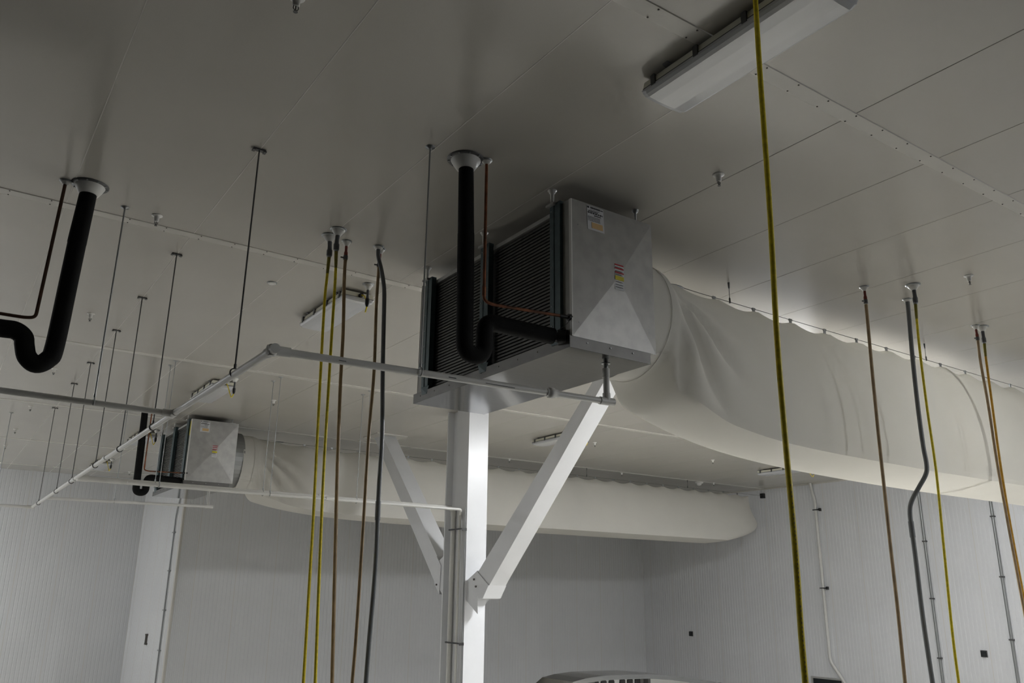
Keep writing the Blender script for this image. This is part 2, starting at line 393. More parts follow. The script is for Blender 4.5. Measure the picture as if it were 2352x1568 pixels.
# ================================================================== UNIT COOLERS
def make_cooler():
    O = (4.1, 5.78, 1.742)
    t = thing('unit_cooler', 'x', 'cooler', O)
    P = lambda n, mb, mt, par=None, lab=None: part(t, n, mb, mt, par, lab)
    x0, x1, y0, y1, zb, zt = 3.70, 4.54, 4.583, 7.0, 1.832, 2.96
    body = MB().box(3.80, x1 - 0.002, y0 + 0.012, y1 - 0.012, zb, zt - 0.01)
    P('housing', body, 'galvanised')
    # cross-broken end panels
    for yy, s in ((y0, -1), (y1, 1)):
        ap = ((x0 + x1) / 2 + 0.02, yy + s * 0.030, 2.39)
        mb = MB()
        c = [(x0, yy, zb), (x1 + 0.01, yy, zb), (x1 + 0.01, yy, zt), (x0, yy, zt)]
        b = [(x, yy - s * 0.018, z) for x, _, z in c]
        mb.add(c + [ap] + b, [(0, 1, 4), (1, 2, 4), (2, 3, 4), (3, 0, 4), (0, 5, 6, 1), (1, 6, 7, 2), (2, 7, 8, 3), (3, 8, 5, 0), (5, 8, 7, 6)])
        ep = P('end_panel', mb, 'galvanised')
        if s == -1:
            for (sx, sz) in ((3.76, 1.95), (3.76, 2.75), (4.48, 2.0), (4.46, 2.88)):
                part(t, 'screw', MB().tube([(sx, yy, sz), (sx, yy - 0.006, sz)], 0.007, 8), 'zinc', parent=ep)
    P('side_flange', MB().box(x0 - 0.004, 3.81, y0 + 0.004, y0 + 0.108, zb, zt), 'galv_matte')
    P('side_flange', MB().box(x0 - 0.002, 3.81, y1 - 0.14, y1 - 0.004, zb, zt - 0.02), 'galv_matte')
    P('edge_strip', MB().box(x0 - 0.010, x0 + 0.001, y0 - 0.004, y0 + 0.022, zb, zt - 0.004), 'white_plastic', lab='white plastic edge strip')
    P('edge_gap', MB().box(x0 - 0.002, x0 + 0.012, y1 - 0.016, y1 - 0.002, zb, zt - 0.04), 'black_plastic')
    P('top_rail', MB().prism([(3.715, 2.91), (3.80, 2.91), (3.80, zt), (3.735, zt), (3.715, 2.945)], 'y', y0 + 0.09, y1 - 0.12), 'galvanised')
    # coil bays with fins
    P('coil', MB().box(3.765, 3.80, y0 + 0.09, y1 - 0.12, zb, 2.912), 'coil_dark')
    for (a, b) in ((4.82, 5.70), (5.84, 6.725)):
        me = MB().prism([(3.735, 0.0), (3.768, 0.004), (3.768, 0.022), (3.735, 0.017)], 'y', a, b).mesh('coil_fin', O)
        me.materials.append(MATS['coil_fin'])
        for k in range(36):
            o = bpy.data.objects.new('coil_fin', me); COL.objects.link(o); o.parent = t
            o.location = (0, 0, zb + 0.012 + k * 0.0295)
    # three channel uprights with ceiling hangers
    for (ya, yb, yh) in ((4.68, 4.82, 4.79), (5.70, 5.84, 5.80), (6.725, 6.86, 6.837)):
        mb = MB()
        prof = [(3.72, ya + 0.012), (3.72, yb), (3.668, yb), (3.662, yb - 0.006), (3.662, yb - 0.055), (3.668, yb - 0.060), (3.668, ya + 0.012)]
        mb.prism(prof, 'z', 1.87, 2.975)
        mb.add([(3.72, ya, 1.87), (3.72, yb, 1.87), (3.662, yb, 1.87), (3.676, ya, 1.87), (3.71, ya + 0.03, 1.795), (3.71, yb - 0.02, 1.795), (3.666, yb - 0.02, 1.795), (3.669, ya + 0.03, 1.795)],
               [(0, 1, 5, 4), (1, 2, 6, 5), (2, 3, 7, 6), (3, 0, 4, 7), (4, 5, 6, 7)])
        u = P('upright', mb, 'teal_steel')
        for k in range(7):
            part(t, 'bolt', MB().tube([(3.664, yb - 0.03, 1.95 + k * 0.16), (3.658, yb - 0.03, 1.95 + k * 0.16)], 0.0055, 6), 'zinc', parent=u)
        P('hanger_bracket', MB().box(3.64, 3.80, yh - 0.05, yh + 0.05, 2.955, 2.975), 'galvanised')
        P('hanger', MB().lathe(3.67, yh, CE, [(0.038, 0), (0.038, -0.004), (0.030, -0.006), (0.026, -0.022), (0.017, -0.03), (0.011, -0.135), (0.006, -0.135)], 16), 'white_plastic')
    for yh in (4.66, 6.9):
        P('hanger_bracket', MB().box(4.40, 4.50, yh - 0.05, yh + 0.04, zt - 0.004, zt + 0.014), 'galvanised')
        P('hanger', MB().lathe(4.45, yh, CE, [(0.03, 0), (0.03, -0.004), (0.024, -0.02), (0.010, -0.03), (0.008, -0.15)], 12), 'zinc')
    # drain pan
    pa, pb, pc, pd = 3.672, 4.49, 4.586, 7.02
    dp = P('drain_pan', MB().box(pa + 0.003, pb - 0.003, pc + 0.003, pd - 0.003, 1.742, 1.75), 'polished_steel', lab='mirror-bright steel underside of the drain pan')
    P('pan_rim', MB().box(pa, pb, pc, pc + 0.004, 1.743, 1.834).box(pa, pa + 0.004, pc, pd, 1.743, 1.834)
      .box(pb - 0.004, pb, pc, pd, 1.743, 1.834).box(pa, pb, pd - 0.004, pd, 1.743, 1.834), 'pan_steel')
    for (sx, sy) in ((3.84, pc - 0.003), (4.07, pc - 0.003), (4.30, pc - 0.003)):
        P('rivet', MB().tube([(sx, sy + 0.003, 1.80), (sx, sy - 0.003, 1.80)], 0.006, 8), 'zinc')
    for k in range(9):
        yy = 4.72 + k * 0.27
        P('rivet', MB().tube([(pa, yy, 1.795), (pa - 0.004, yy, 1.795)], 0.006, 8), 'screw')
    P('drain_spout', MB().tube([(4.19, 4.78, 1.745), (4.19, 4.78, 1.69)], 0.018, 14).lathe(4.19, 4.78, 1.742, [(0.036, 0), (0.036, -0.004)], 16), 'zinc')
    # round fan outlet
    mb = MB(); ring = []
    yc, zc, r = 5.345, 2.38, 0.53
    n = 40
    for xx, rr in ((4.53, r), (4.80, r), (4.80, r - 0.02), (4.53, r - 0.02)):
        for k in range(n):
            a = 2 * PI * k / n; ring.append((xx, yc + rr * math.cos(a), zc + rr * math.sin(a)))
    fs = []
    for j in range(3):
        for k in range(n): fs.append((j * n + k, j * n + (k + 1) % n, (j + 1) * n + (k + 1) % n, (j + 1) * n + k))
    mb.add(ring, fs, False)
    P('fan_ring', mb, 'zinc')
    P('fan_mouth', MB().tube([(4.535, yc, zc), (4.60, yc, zc)], r - 0.03, 32), 'coil_dark')
    # data label, built on the panel slope
    def quad(x, z0, x1_, z1, d):
        def yy(X, Z):   # height of the cross-broken panel above its rim plane
            u = abs(X - 4.14) / 0.44; v = abs(Z - 2.39) / 0.57
            return y0 - 0.030 * (1 - max(u, v)) - d
        return [(x, yy(x, z0), z0), (x1_, yy(x1_, z0), z0), (x1_, yy(x1_, z1), z1), (x, yy(x, z1), z1)]
    def slab(x, z0, x1_, z1, d, mb=None):
        mb = mb or MB()
        a = quad(x, z0, x1_, z1, d); b = quad(x, z0, x1_, z1, d - 0.0015)
        return mb.add(a + b, [(0, 1, 2, 3), (4, 7, 6, 5), (0, 4, 5, 1), (1, 5, 6, 2), (2, 6, 7, 3), (3, 7, 4, 0)])
    L0, L1, Z0, Z1 = 3.852, 4.022, 2.735, 2.945
    lb = P('data_label', slab(L0, Z0, L1, Z1, 0.003), 'label_white', lab='white printed data label')
    ink = MB(); rnd = random.Random(3)
    def line(z, h, xa, xb, wmin, wmax, gap):
        x = xa
        while x < xb:
            ww = rnd.uniform(wmin, wmax); slab(x, z, min(x + ww, xb), z + h, 0.0042, ink); x += ww + gap
    slab(L0 + 0.004, Z1 - 0.022, L0 + 0.022, Z1 - 0.006, 0.0042, ink)
    line(Z1 - 0.022, 0.016, L0 + 0.036, L1 - 0.032, 0.006, 0.010, 0.0025)
    line(Z1 - 0.019, 0.009, L1 - 0.028, L1 - 0.006, 0.008, 0.012, 0.002)
    line(Z1 - 0.036, 0.004, L0 + 0.03, L1 - 0.04, 0.004, 0.012, 0.003)
    line(Z1 - 0.050, 0.008, L0 + 0.012, L0 + 0.11, 0.008, 0.02, 0.003)
    line(Z1 - 0.066, 0.012, L0 + 0.006, L1 - 0.01, 0.010, 0.022, 0.006)
    line(Z1 - 0.082, 0.008, L0 + 0.07, L1 - 0.03, 0.008, 0.02, 0.003)
    for k in range(4): line(Z1 - 0.098 - k * 0.011, 0.0045, L0 + 0.008, L1 - 0.04, 0.003, 0.009, 0.004)
    part(t, 'print', ink, 'ink_black', parent=lb)
    part(t, 'stamp', slab(L0 + 0.04, Z0 + 0.018, L1 - 0.016, Z0 + 0.068, 0.0042), 'label_orange', parent=lb, label='orange stamped box')
    # warning label
    W0, W1, V0, V1 = 4.108, 4.200, 2.285, 2.50
    wl = P('warning_label', slab(W0, V0, W1, V1, 0.003), 'label_white', lab='striped red, yellow and white warning label')
    for zz in (V1 - 0.012, V1 - 0.042, V1 - 0.078):
        part(t, 'red_stripe', slab(W0, zz, W1, zz + 0.012, 0.0042), 'label_red', parent=wl)
    part(t, 'yellow_block', slab(W0, V1 - 0.135, W1, V1 - 0.100, 0.0042), 'label_yellow', parent=wl)
    ink = MB()
    for zz in (V1 - 0.028, V1 - 0.062, V1 - 0.092, V1 - 0.152, V1 - 0.176, V1 - 0.196): line(zz, 0.004, W0 + 0.006, W1 - 0.012, 0.006, 0.014, 0.004)
    part(t, 'print', ink, 'ink_black', parent=wl)
    return t
cooler = make_cooler()
cooler['label'] = 'big grey metal unit cooler with dark coil face hanging near the centre'
c2 = copy_tree(cooler)
c2['label'] = 'smaller-looking far metal unit cooler at the left behind the white drain pipe'
for o in (cooler, c2): o['group'] = 'ceiling unit coolers'
c2.location = Vector(cooler.location) + Vector((-0.01, 11.15, 0.05))
c2.name = 'unit_cooler'
ys = MB().box(3.690, 3.694, 4.60, 4.66, 2.66, 2.92).mesh('yellow_sticker', tuple(cooler['_o'])); ys.materials.append(MATS['label_yellow'])
o = bpy.data.objects.new('yellow_sticker', ys); COL.objects.link(o); o.parent = c2; o['label'] = 'yellow warning sticker'

# ================================================================== FABRIC DUCTS (SOCKS)
def sock(name, label, yw, zw, z_cr, z_bot, y_fold, xs0, seed):
    """yw: wire line, zw: its height; z_cr: height of the front crease; z_bot: lowest line"""
    t = thing(name, label, 'fabric duct', (12.3, yw, z_bot), 'fabric air ducts')
    rnd = random.Random(seed)
    top = zw - 0.03
    sec = [(0.0, top), (-0.06, top - 0.03), (-0.16, top - 0.14), (-0.25, top - 0.30), (-0.33, top - 0.52), (-0.385, top - 0.76), (-0.42, top - 1.02),
           (-0.43, z_cr + 0.20), (-0.425, z_cr + 0.06), (-0.41, z_cr),      # crease
           (-0.22, (z_cr * 0.55 + z_bot * 0.45)), (0.02, z_bot + 0.012), (0.26, z_bot), (0.40, z_bot + 0.09), (0.45, z_bot + 0.35),
           (0.44, z_bot + 0.65), (0.38, top - 0.62), (0.28, top - 0.32), (0.16, top - 0.12), (0.06, top - 0.02)]
    icr = 9
    # refine the section
    ref = []; crease = None
    for i in range(len(sec)):
        a, b = sec[i], sec[(i + 1) % len(sec)]
        if i == icr: crease = len(ref)
        for k in range(3): ref.append((a[0] + (b[0] - a[0]) * k / 3, a[1] + (b[1] - a[1]) * k / 3))
    n = len(ref)
    yc, zc, r = 0.0, 2.38 + (zw - 2.88) * 0.6, 0.545
    cir = []
    for i, (dy, z) in enumerate(ref):
        cz = (top + z_bot) / 2
        a = math.atan2((z - cz) * 0.62, dy if abs(dy) > 1e-6 else 1e-6)
        if i == 0: a = PI / 2
        cir.append((r * math.cos(a), zc + r * math.sin(a)))
    xs = [4.76, 4.80, 4.86, 4.94, 5.0, 5.05] + [5.05 + 0.055 * k for k in range(1, 45)]
    while xs[-1] < 18.3: xs.append(xs[-1] + 0.075)
    xs += [xs[-1] + 0.09 * k for k in range(1, 20)]
    xe0 = 18.3; xend = 19.95
    mb = MB(); vs = []
    pitch = 0.605
    for x in xs:
        ramp = max(0.0, min(1.0, (x - 5.04) / 0.14))
        s_f = ramp * (1 - math.exp(-(x - 4.85) / 0.65)) if x > 5.04 else 0.0     # front sheet fills out quickly
        s_b = ramp * (1 - math.exp(-(x - 4.60) / 1.10)) if x > 5.04 else 0.0     # the belly sinks more slowly
        te = max(0.0, min(1.0, (x - xe0) / (xs[-1] - xe0)))
        sag = 0.055 * abs(math.sin(PI * (x - 6.15) / pitch)) if x > 5.4 else 0.0
        if x < 5.04: tie = -0.012 * math.exp(-((x - 4.98) / 0.03) ** 2)
        else: tie = 0.0
        for i in range(n):
            dy, z = ref[i]; cy_, cz_ = cir[i]
            q_ = max(0.0, min(1.0, (i - crease) / 9.0)); s = s_f + (s_b - s_f) * q_
            if i > n * 0.8: s = s_b + (s_f - s_b) * (i / n - 0.8) / 0.2
            Y = cy_ + (dy - cy_) * s; Z = cz_ + (z - cz_) * s
            if x < 5.04:
                q = math.hypot(cy_, cz_ - zc); Y += cy_ / q * (tie + 0.006 * math.sin(i * 2.1 + x * 20)); Z += (cz_ - zc) / q * (tie + 0.006 * math.sin(i * 2.1 + x * 20))
            # radiating pleats, strongest low on the front sheet
            if 5.05 < x < 7.2:
                rx, rz = x - 4.86, (zc + 0.42) - Z
                phi = math.atan2(rz, rx); rad = math.hypot(rx, rz)
                if i < crease + 4 and rz > 0:
                    env = math.exp(-((rad - 0.75) / 0.62) ** 2) * max(0.0, min(1.0, (phi - 0.28) / 0.25)) * max(0.0, min(1.0, (x - 5.05) / 0.22))
                    fold = abs(math.sin(phi * 10.5 + 0.5 * math.sin(rad * 3 + seed))) ** 0.8
                    Y -= 0.16 * env * (fold - 0.62)
                    Z += 0.012 * env * math.sin(phi * 19)
            tp = max(0.0, min(1.0, (Z - (top - 0.35)) / 0.35)) * s
            Z -= sag * tp * tp
            # slow billows
            Y += 0.010 * s * math.sin(x * 1.7 + Z * 2.2 + seed)
            X = x
            if te > 0:       # the closed end: pillow, rounded at the bottom
                hz = (Z - z_bot) / (top - z_bot)
                e = xend + 0.26 * math.sin(PI * min(1, max(0, hz * 1.15 + 0.1))) ** 2
                if hz < 0.5: e -= 1.75 * ((0.5 - hz) / 0.5) ** 2.6
                X = xe0 + (e - xe0) * te
                Y *= max(0.0, 1 - te ** 3.2) ** 0.55
            vs.append((X, yw + Y, Z))
    fs = []
    for j in range(len(xs) - 1):
        for i in range(n):
            a = j * n + i; b = j * n + (i + 1) % n
            fs.append((a, b, b + n, a + n))
    mb.add(vs, fs, True)
    j0 = next(j for j, x in enumerate(xs) if x > 5.35)
    for j in range(j0, len(xs) - 8): mb.sharp.append((j * n + crease, (j + 1) * n + crease))
    part(t, 'fabric', mb, 'sock_fabric')
    # band seam across the fabric
    for xb in xs0:
        j = min(range(len(xs)), key=lambda k: abs(xs[k] - xb))
        bm_ = MB(); bv = []
        for jj in (j, j + 1):
            for i in range(n):
                X, Y, Z = vs[jj * n + i]
                Y2 = (Y - yw) * 1.004 + yw; Z2 = Z - 0.003 if Z < (top + z_bot) / 2 else Z
                bv.append((X, Y2, Z2))
        bm_.add(bv, [(i, (i + 1) % n, (i + 1) % n + n, i + n) for i in range(2, n - 2)], True)
        part(t, 'seam_band', bm_, 'sock_fabric')
    # tie strap on the collar
    ring = [(4.98, yw + 0.548 * math.cos(2 * PI * k / 40), zc + 0.548 * math.sin(2 * PI * k / 40)) for k in range(41)]
    part(t, 'strap', MB().tube(ring, 0.004, 6, False), 'sock_fabric')
    # clips on the wire
    k = 0
    x = 6.15
    cm = None
    while x < 19.7:
        if cm is None:
            cm = part(t, 'clip', MB().box(x - 0.016, x + 0.016, yw - 0.006, yw + 0.006, zw - 0.055, zw + 0.008).box(x - 0.022, x + 0.022, yw - 0.008, yw + 0.008, zw - 0.012, zw + 0.010), 'zinc')
        else:
            inst(cm, t, (x - 6.15, 0, 0))
        x += pitch
    # suspension wire
    t2 = thing('suspension_wire', 'thin steel wire carrying ' + ('the near fabric duct' if yw < 10 else 'the far fabric duct, ending on the wall'), 'wire', (12, yw, zw), 'duct suspension wires')
    part(t2, 'wire', MB().tube([(4.55, yw, zw + 0.02), (6.0, yw, zw), (XR - 0.06, yw, zw)], 0.0035, 6), 'zinc_dark')
    part(t2, 'turnbuckle', MB().tube([(5.55, yw, zw + 0.006), (5.60, yw, zw + 0.006), (5.68, yw, zw + 0.004), (5.72, yw, zw + 0.004)], [0.006, 0.014, 0.014, 0.006], 8), 'zinc')
    part(t2, 'wall_anchor', MB().box(XR - 0.10, XR + 0.01, yw - 0.06, yw + 0.06, zw - 0.07, zw + 0.07), 'black_plastic')
    for xh in (6.39, 10.06, 13.73, 17.40):
        part(t2, 'wire_hanger', MB().tube([(xh, yw, CE), (xh, yw, CE - 0.03), (xh, yw, CE - 0.06), (xh, yw, CE - 0.07), (xh, yw, zw + 0.05), (xh, yw, zw + 0.04), (xh, yw, zw - 0.012)],
                                      [0.012, 0.010, 0.008, 0.003, 0.003, 0.010, 0.009], 8), 'zinc_dark')
    return t
sock('fabric_duct', 'large near off-white fabric duct running right from the big cooler', 5.345, 2.885, 1.350, 1.245, 0.4, (10.35,), 1)
sock('fabric_duct', 'far white fabric duct with rounded closed end near the right wall', 16.5, 2.885, 1.478, 1.405, 0.4, (11.2,), 5)

# ================================================================== REFRIGERANT PIPES
def flangecap(t, p, r, l):
    part(t, 'end_cap', MB().tube([p, (p[0] + l, p[1], p[2])], r, 14), 'black_plastic')
def suction_at_cooler():
    t = thing('suction_pipe', 'x', 'pipe', (2.87, 4.77, 1.53))
    cone(t, 2.84, 4.768, 0.140, 0.068, 0.085, 'zinc_dark', bolts=10)
    part(t, 'jacket', MB().tube([(2.845, 4.768, 3.035), (2.862, 4.77, 2.48), (2.863, 4.77, 2.46)], [0.056, 0.060, 0.060], 24), 'rubber_foam')
    path = fillet([(2.862, 4.77, 2.50), (2.879, 4.77, 1.596), (3.036, 4.77, 1.596), (3.040, 4.768, 1.864), (3.61, 4.712, 1.843)], 0.0775, 9)
    part(t, 'insulation', MB().tube(path, 0.0615, 24), 'rubber_foam')
    part(t, 'stub', MB().tube([(3.58, 4.713, 1.843), (3.66, 4.70, 1.838)], 0.038, 16), 'black_plastic')
    part(t, 'end_collar', MB().tube([(3.655, 4.70, 1.838), (3.70, 4.65, 1.836)], 0.058, 18), 'black_plastic')
    return t
sp = suction_at_cooler()
sp['label'] = 'thick black insulated pipe with trap bend in front of the big cooler'
sp2 = copy_tree(sp); sp2['label'] = 'thick black insulated pipe with trap bend beside the far cooler'
sp2.location = Vector(sp.location) + Vector((0.045, 11.15, 0.03))
for o in (sp, sp2): o['group'] = 'insulated suction pipes'
def liquid_at_cooler():
    t = thing('copper_pipe', 'x', 'pipe', (2.975, 4.687, 1.97))
    cone(t, 2.974, 4.687, 0.043, 0.018, 0.035, 'zinc')
    path = fillet([(2.974, 4.687, 3.075), (2.977, 4.687, 1.985), (3.05, 4.682, 1.968), (3.62, 4.612, 1.978)], 0.035)
    part(t, 'tube', MB().tube(path, 0.0115, 12), 'copper')
    part(t, 'coupling', MB().tube([(2.977, 4.687, 2.09), (2.977, 4.687, 2.02)], 0.0145, 12), 'copper')
    part(t, 'sleeve', MB().tube([(3.60, 4.615, 1.978), (3.69, 4.604, 1.979)], 0.015, 12), 'black_plastic')
    part(t, 'end_cap', MB().tube([(3.675, 4.606, 1.979), (3.70, 4.603, 1.979)], 0.026, 14), 'black_plastic')
    part(t, 'sensor_wire', MB().tube(smooth_path([(3.685, 4.60, 1.965), (3.665, 4.60, 1.93), (3.62, 4.62, 1.885), (3.60, 4.68, 1.865)], 4), 0.0025, 6), 'black_plastic')
    return t
lp = liquid_at_cooler(); lp['label'] = 'thin copper pipe bending across the coil of the big cooler'
lp2 = copy_tree(lp); lp2['label'] = 'thin copper pipe bending to the coil of the far cooler'
lp2.location = Vector(lp.location) + Vector((0.02, 11.15, 0.03))
for o in (lp, lp2): o['group'] = 'copper liquid lines'
t = thing('suction_pipe', 'thick black insulated pipe with trap bend hanging at the far left edge', 'pipe', (0.5, 6.9, 1.50), 'insulated suction pipes')
cone(t, 0.605, 6.90, 0.140, 0.072, 0.085, 'zinc_dark', bolts=10)
part(t, 'jacket', MB().tube([(0.602, 6.903, 3.035), (0.584, 6.903, 2.62), (0.583, 6.903, 2.59)], [0.064, 0.069, 0.069], 24), 'rubber_foam')
part(t, 'insulation', MB().tube(smooth_path([(0.585, 6.903, 2.64), (0.575, 6.903, 2.29), (0.558, 6.903, 1.74), (0.530, 6.903, 1.635), (0.460, 6.903, 1.585), (0.392, 6.903, 1.63),
     (0.362, 6.903, 1.715), (0.345, 6.903, 1.775), (0.285, 6.903, 1.815), (0.19, 6.903, 1.815), (-0.2, 6.903, 1.81), (-0.8, 6.903, 1.81)], 6), 0.067, 24), 'rubber_foam')
t = thing('copper_pipe', 'thin dark copper pipe beside the black pipe at the left edge', 'pipe', (0.42, 6.928, 1.93), 'copper liquid lines')
cone(t, 0.432, 6.928, 0.045, 0.020, 0.035, 'zinc')
part(t, 'tube', MB().tube(fillet([(0.432, 6.928, 3.07), (0.400, 6.928, 1.945), (0.33, 6.928, 1.932), (-0.8, 6.928, 1.925)], 0.06), 0.013, 12), 'copper_tarnished')

# ================================================================== DRAIN PIPING
RP = 0.0245
t = thing('drain_pipe', 'white plastic drain pipe with branches crossing the left half of the ceiling', 'pipe', (1.53, 11, 1.38))
main = part(t, 'main_pipe', MB().tube([(1.53, 4.78, 1.385), (1.53, 7.2, 1.400), (1.53, 12, 1.405), (1.53, 17.74, 1.405)], RP, 16), 'pvc_white')
part(t, 'branch_pipe', MB().tube([(1.53, 4.78, 1.385), (4.19, 4.78, 1.436)], RP, 16), 'pvc_white')
part(t, 'elbow', MB().tube([(1.53, 4.72, 1.385), (1.53, 4.87, 1.385)], 0.031, 16).tube([(1.50, 4.78, 1.385), (1.64, 4.78, 1.388)], 0.031, 16)
     .lathe(1.53, 4.78, 1.385, [(0.02, 0.036), (0.031, 0.022), (0.034, 0), (0.031, -0.022), (0.02, -0.036)], 16), 'pvc_white')
part(t, 'union', MB().tube([(3.60, 4.78, 1.425), (3.62, 4.78, 1.425), (3.625, 4.78, 1.425), (3.665, 4.78, 1.426), (3.67, 4.78, 1.426), (3.70, 4.78, 1.426)], [0.031, 0.031, 0.040, 0.040, 0.031, 0.031], 18), 'pvc_white')
part(t, 'end_tee', MB().tube([(4.12, 4.78, 1.435), (4.26, 4.78, 1.438)], 0.031, 16).tube([(4.19, 4.78, 1.43), (4.19, 4.78, 1.50)], 0.031, 16), 'pvc_white')
part(t, 'riser', MB().tube([(4.19, 4.78, 1.44), (4.19, 4.78, 1.64)], RP, 16), 'pvc_white')
part(t, 'riser_socket', MB().tube([(4.19, 4.78, 1.63), (4.19, 4.78, 1.70)], 0.030, 16), 'pvc_white')
# left branch
part(t, 'branch_pipe', MB().tube([(1.53, 7.21, 1.40), (-1.2, 7.21, 1.44)], RP, 16), 'pvc_white')
part(t, 'tee', MB().tube([(1.53, 7.13, 1.40), (1.53, 7.29, 1.40)], 0.032, 16).tube([(1.53, 7.21, 1.40), (1.44, 7.21, 1.401)], 0.032, 16), 'pvc_white')
# couplings along the main run
for y in (10.25, 12.55):
    part(t, 'coupling', MB().tube([(1.53, y, 1.405), (1.53, y + 0.14, 1.405)], 0.031, 16), 'pvc_white')
# branch of the far cooler and last stub
part(t, 'branch_pipe', MB().tube([(1.53, 15.68, 1.405), (4.15, 15.68, 1.435)], RP, 14), 'pvc_white')
part(t, 'riser', MB().tube([(4.15, 15.68, 1.42), (4.18, 15.93, 1.60), (4.18, 15.93, 1.74)], RP, 14), 'pvc_white')
part(t, 'end_tee', MB().tube([(4.08, 15.68, 1.434), (4.22, 15.68, 1.436)], 0.031, 14), 'pvc_white')
part(t, 'branch_pipe', MB().tube([(1.53, 17.70, 1.405), (-1.0, 17.70, 1.41)], RP, 14), 'pvc_white')
part(t, 'elbow', MB().tube([(1.53, 17.60, 1.405), (1.53, 17.74, 1.405)], 0.032, 14).tube([(1.56, 17.70, 1.405), (1.44, 17.70, 1.405)], 0.032, 14), 'pvc_white')
part(t, 'print', MB().box(2.75, 2.81, 4.780 - RP - 0.0006, 4.780 - RP, 1.400, 1.406).box(1.95, 2.0, 4.780 - RP - 0.0006, 4.780 - RP, 1.386, 1.390).box(3.05, 3.3, 4.780 - RP - 0.0006, 4.780 - RP, 1.405, 1.409), 'ink_black')
# drains carried to the column
for (lab, yy, zz, rr, xs_, yd) in (('thicker white pipe running level to the column past the far cooler', 12.37, 1.390, 0.038, 1.53, 12.37),
                                   ('thinner white pipe just below and beside the level pipe to the column', 12.06, 1.345, 0.022, 2.1, 12.15)):
    t = thing('column_drain', lab, 'pipe', (xs_, yy, zz), 'pipes led to the column')
    part(t, 'level_pipe', MB().tube(fillet([(xs_, yy, zz + 0.005), (7.30, yy, zz - 0.02), (7.335, yd, zz - 0.10), (7.335, yd, -FL)], 0.05), [rr] * 0 or rr, 14), 'pvc_white')
    part(t, 'elbow', MB().tube([(7.335, yd, zz - 0.06), (7.335, yd, zz - 0.16)], rr + 0.008, 14), 'pvc_white')
    part(t, 'coupling', MB().tube([(4.9, yy, zz - 0.005), (5.05, yy, zz - 0.006)], rr + 0.008, 14), 'pvc_white')
    if rr > 0.03:
        part(t, 'tee', MB().tube([(1.53, yy, zz + 0.008), (1.66, yy, zz + 0.008)], rr + 0.008, 14), 'pvc_white')
t = single('guide_rod', MB().tube([(7.366, 12.02, 1.36), (7.366, 12.02, -FL)], 0.009, 8), 'zinc', 'thin grey rod on the column right of the white drop pipes', 'rod', (7.36, 12.02, -FL))
for (z, lab) in ((1.007, 'upper dark strap'), (-0.783, 'lower dark strap')):
    single('pipe_strap', MB().box(7.285, 7.30, 12.0, 12.43, z - 0.012, z + 0.012).box(7.30, 7.385, 12.42, 12.432, z - 0.012, z + 0.012).box(7.30, 7.385, 11.998, 12.01, z - 0.03, z + 0.012), 'black_plastic',
           lab + ' around the pipes on the white column', 'strap', (7.30, 12.2, z - 0.012), 'pipe straps on the column')

# ================================================================== HANGER RODS
def rod(label, x, y, zp, r=0.006, along='y', clamp=0.03, wide=True):
    t = thing('hanger_rod', label, 'rod', (x, y, zp), 'threaded hanger rods')
    if wide:
        part(t, 'ceiling_plate', MB().box(x - 0.045, x + 0.045, y - 0.018, y + 0.018, CE - 0.012, CE).box(x - 0.05, x - 0.03, y - 0.02, y + 0.02, CE - 0.02, CE - 0.01).box(x + 0.03, x + 0.05, y - 0.02, y + 0.02, CE - 0.02, CE - 0.01), 'zinc_dark')
    else:
        part(t, 'ceiling_plate', MB().lathe(x, y, CE, [(0.036, 0), (0.034, -0.008), (0.014, -0.012), (0.012, -0.022)], 14), 'zinc')
    part(t, 'rod', MB().tube([(x, y, CE - 0.005), (x, y, zp + clamp)], r, 8), 'zinc_dark' if wide else 'zinc')
    n = 20; R = clamp
    ring = []
    for k in range(n + 1):
        a = 2 * PI * k / n
        ring.append((x + (R * math.cos(a) if along == 'y' else 0), y + (R * math.cos(a) if along == 'x' else 0), zp + R * math.sin(a)))
    part(t, 'pipe_clamp', MB().tube(ring, 0.005, 6, False).tube([(x, y, zp + R), (x, y, zp + R + 0.03)], 0.010, 8), 'zinc_dark' if wide else 'zinc')
    return t
mp_lab = ['nearest hanger rod on the long white drain pipe', 'second nearest hanger rod on the long white drain pipe', 'third nearest hanger rod on the long white drain pipe',
          'fourth nearest hanger rod on the long white drain pipe', 'fifth nearest hanger rod on the long white drain pipe', 'sixth nearest hanger rod on the long white drain pipe',
          'farthest hanger rod on the long white drain pipe']
for lab, y in zip(mp_lab, (5.533, 7.964, 9.492, 10.989, 12.903, 14.453, 16.731)):
    rod(lab, 1.53, y, 1.402, 0.006)
rod('hanger rod on the left branch pipe beside the black trap pipe', 0.915, 7.16, 1.411, 0.007, 'x', wide=False)
rod('hanger rod on the branch pipe in front of the big cooler', 2.534, 4.765, 1.405, 0.006, 'x', wide=False)
for lab, x, y, z, cl in (('leftmost back rod holding the thick level pipe', 2.505, 12.37, 1.383, 0.042), ('leftmost front rod holding the thin level pipe', 2.50, 12.06, 1.34, 0.027),
                     ('middle back rod holding the thick level pipe', 4.03, 12.37, 1.378, 0.042), ('middle front rod holding the thin level pipe', 4.036, 12.06, 1.335, 0.027),
                     ('right back rod holding the thick level pipe', 5.54, 12.37, 1.373, 0.042), ('right front rod holding the thin level pipe', 5.522, 12.06, 1.33, 0.027)):
    rod(lab, x, y, z, 0.005, 'x', cl, wide=False)
rod('hanger rod on the drain branch below the far cooler', 2.563, 15.69, 1.417, 0.006, 'x', wide=False)
rod('hanger rod at the far left on the last drain branch', 0.925, 17.74, 1.405, 0.006, 'x', wide=False)

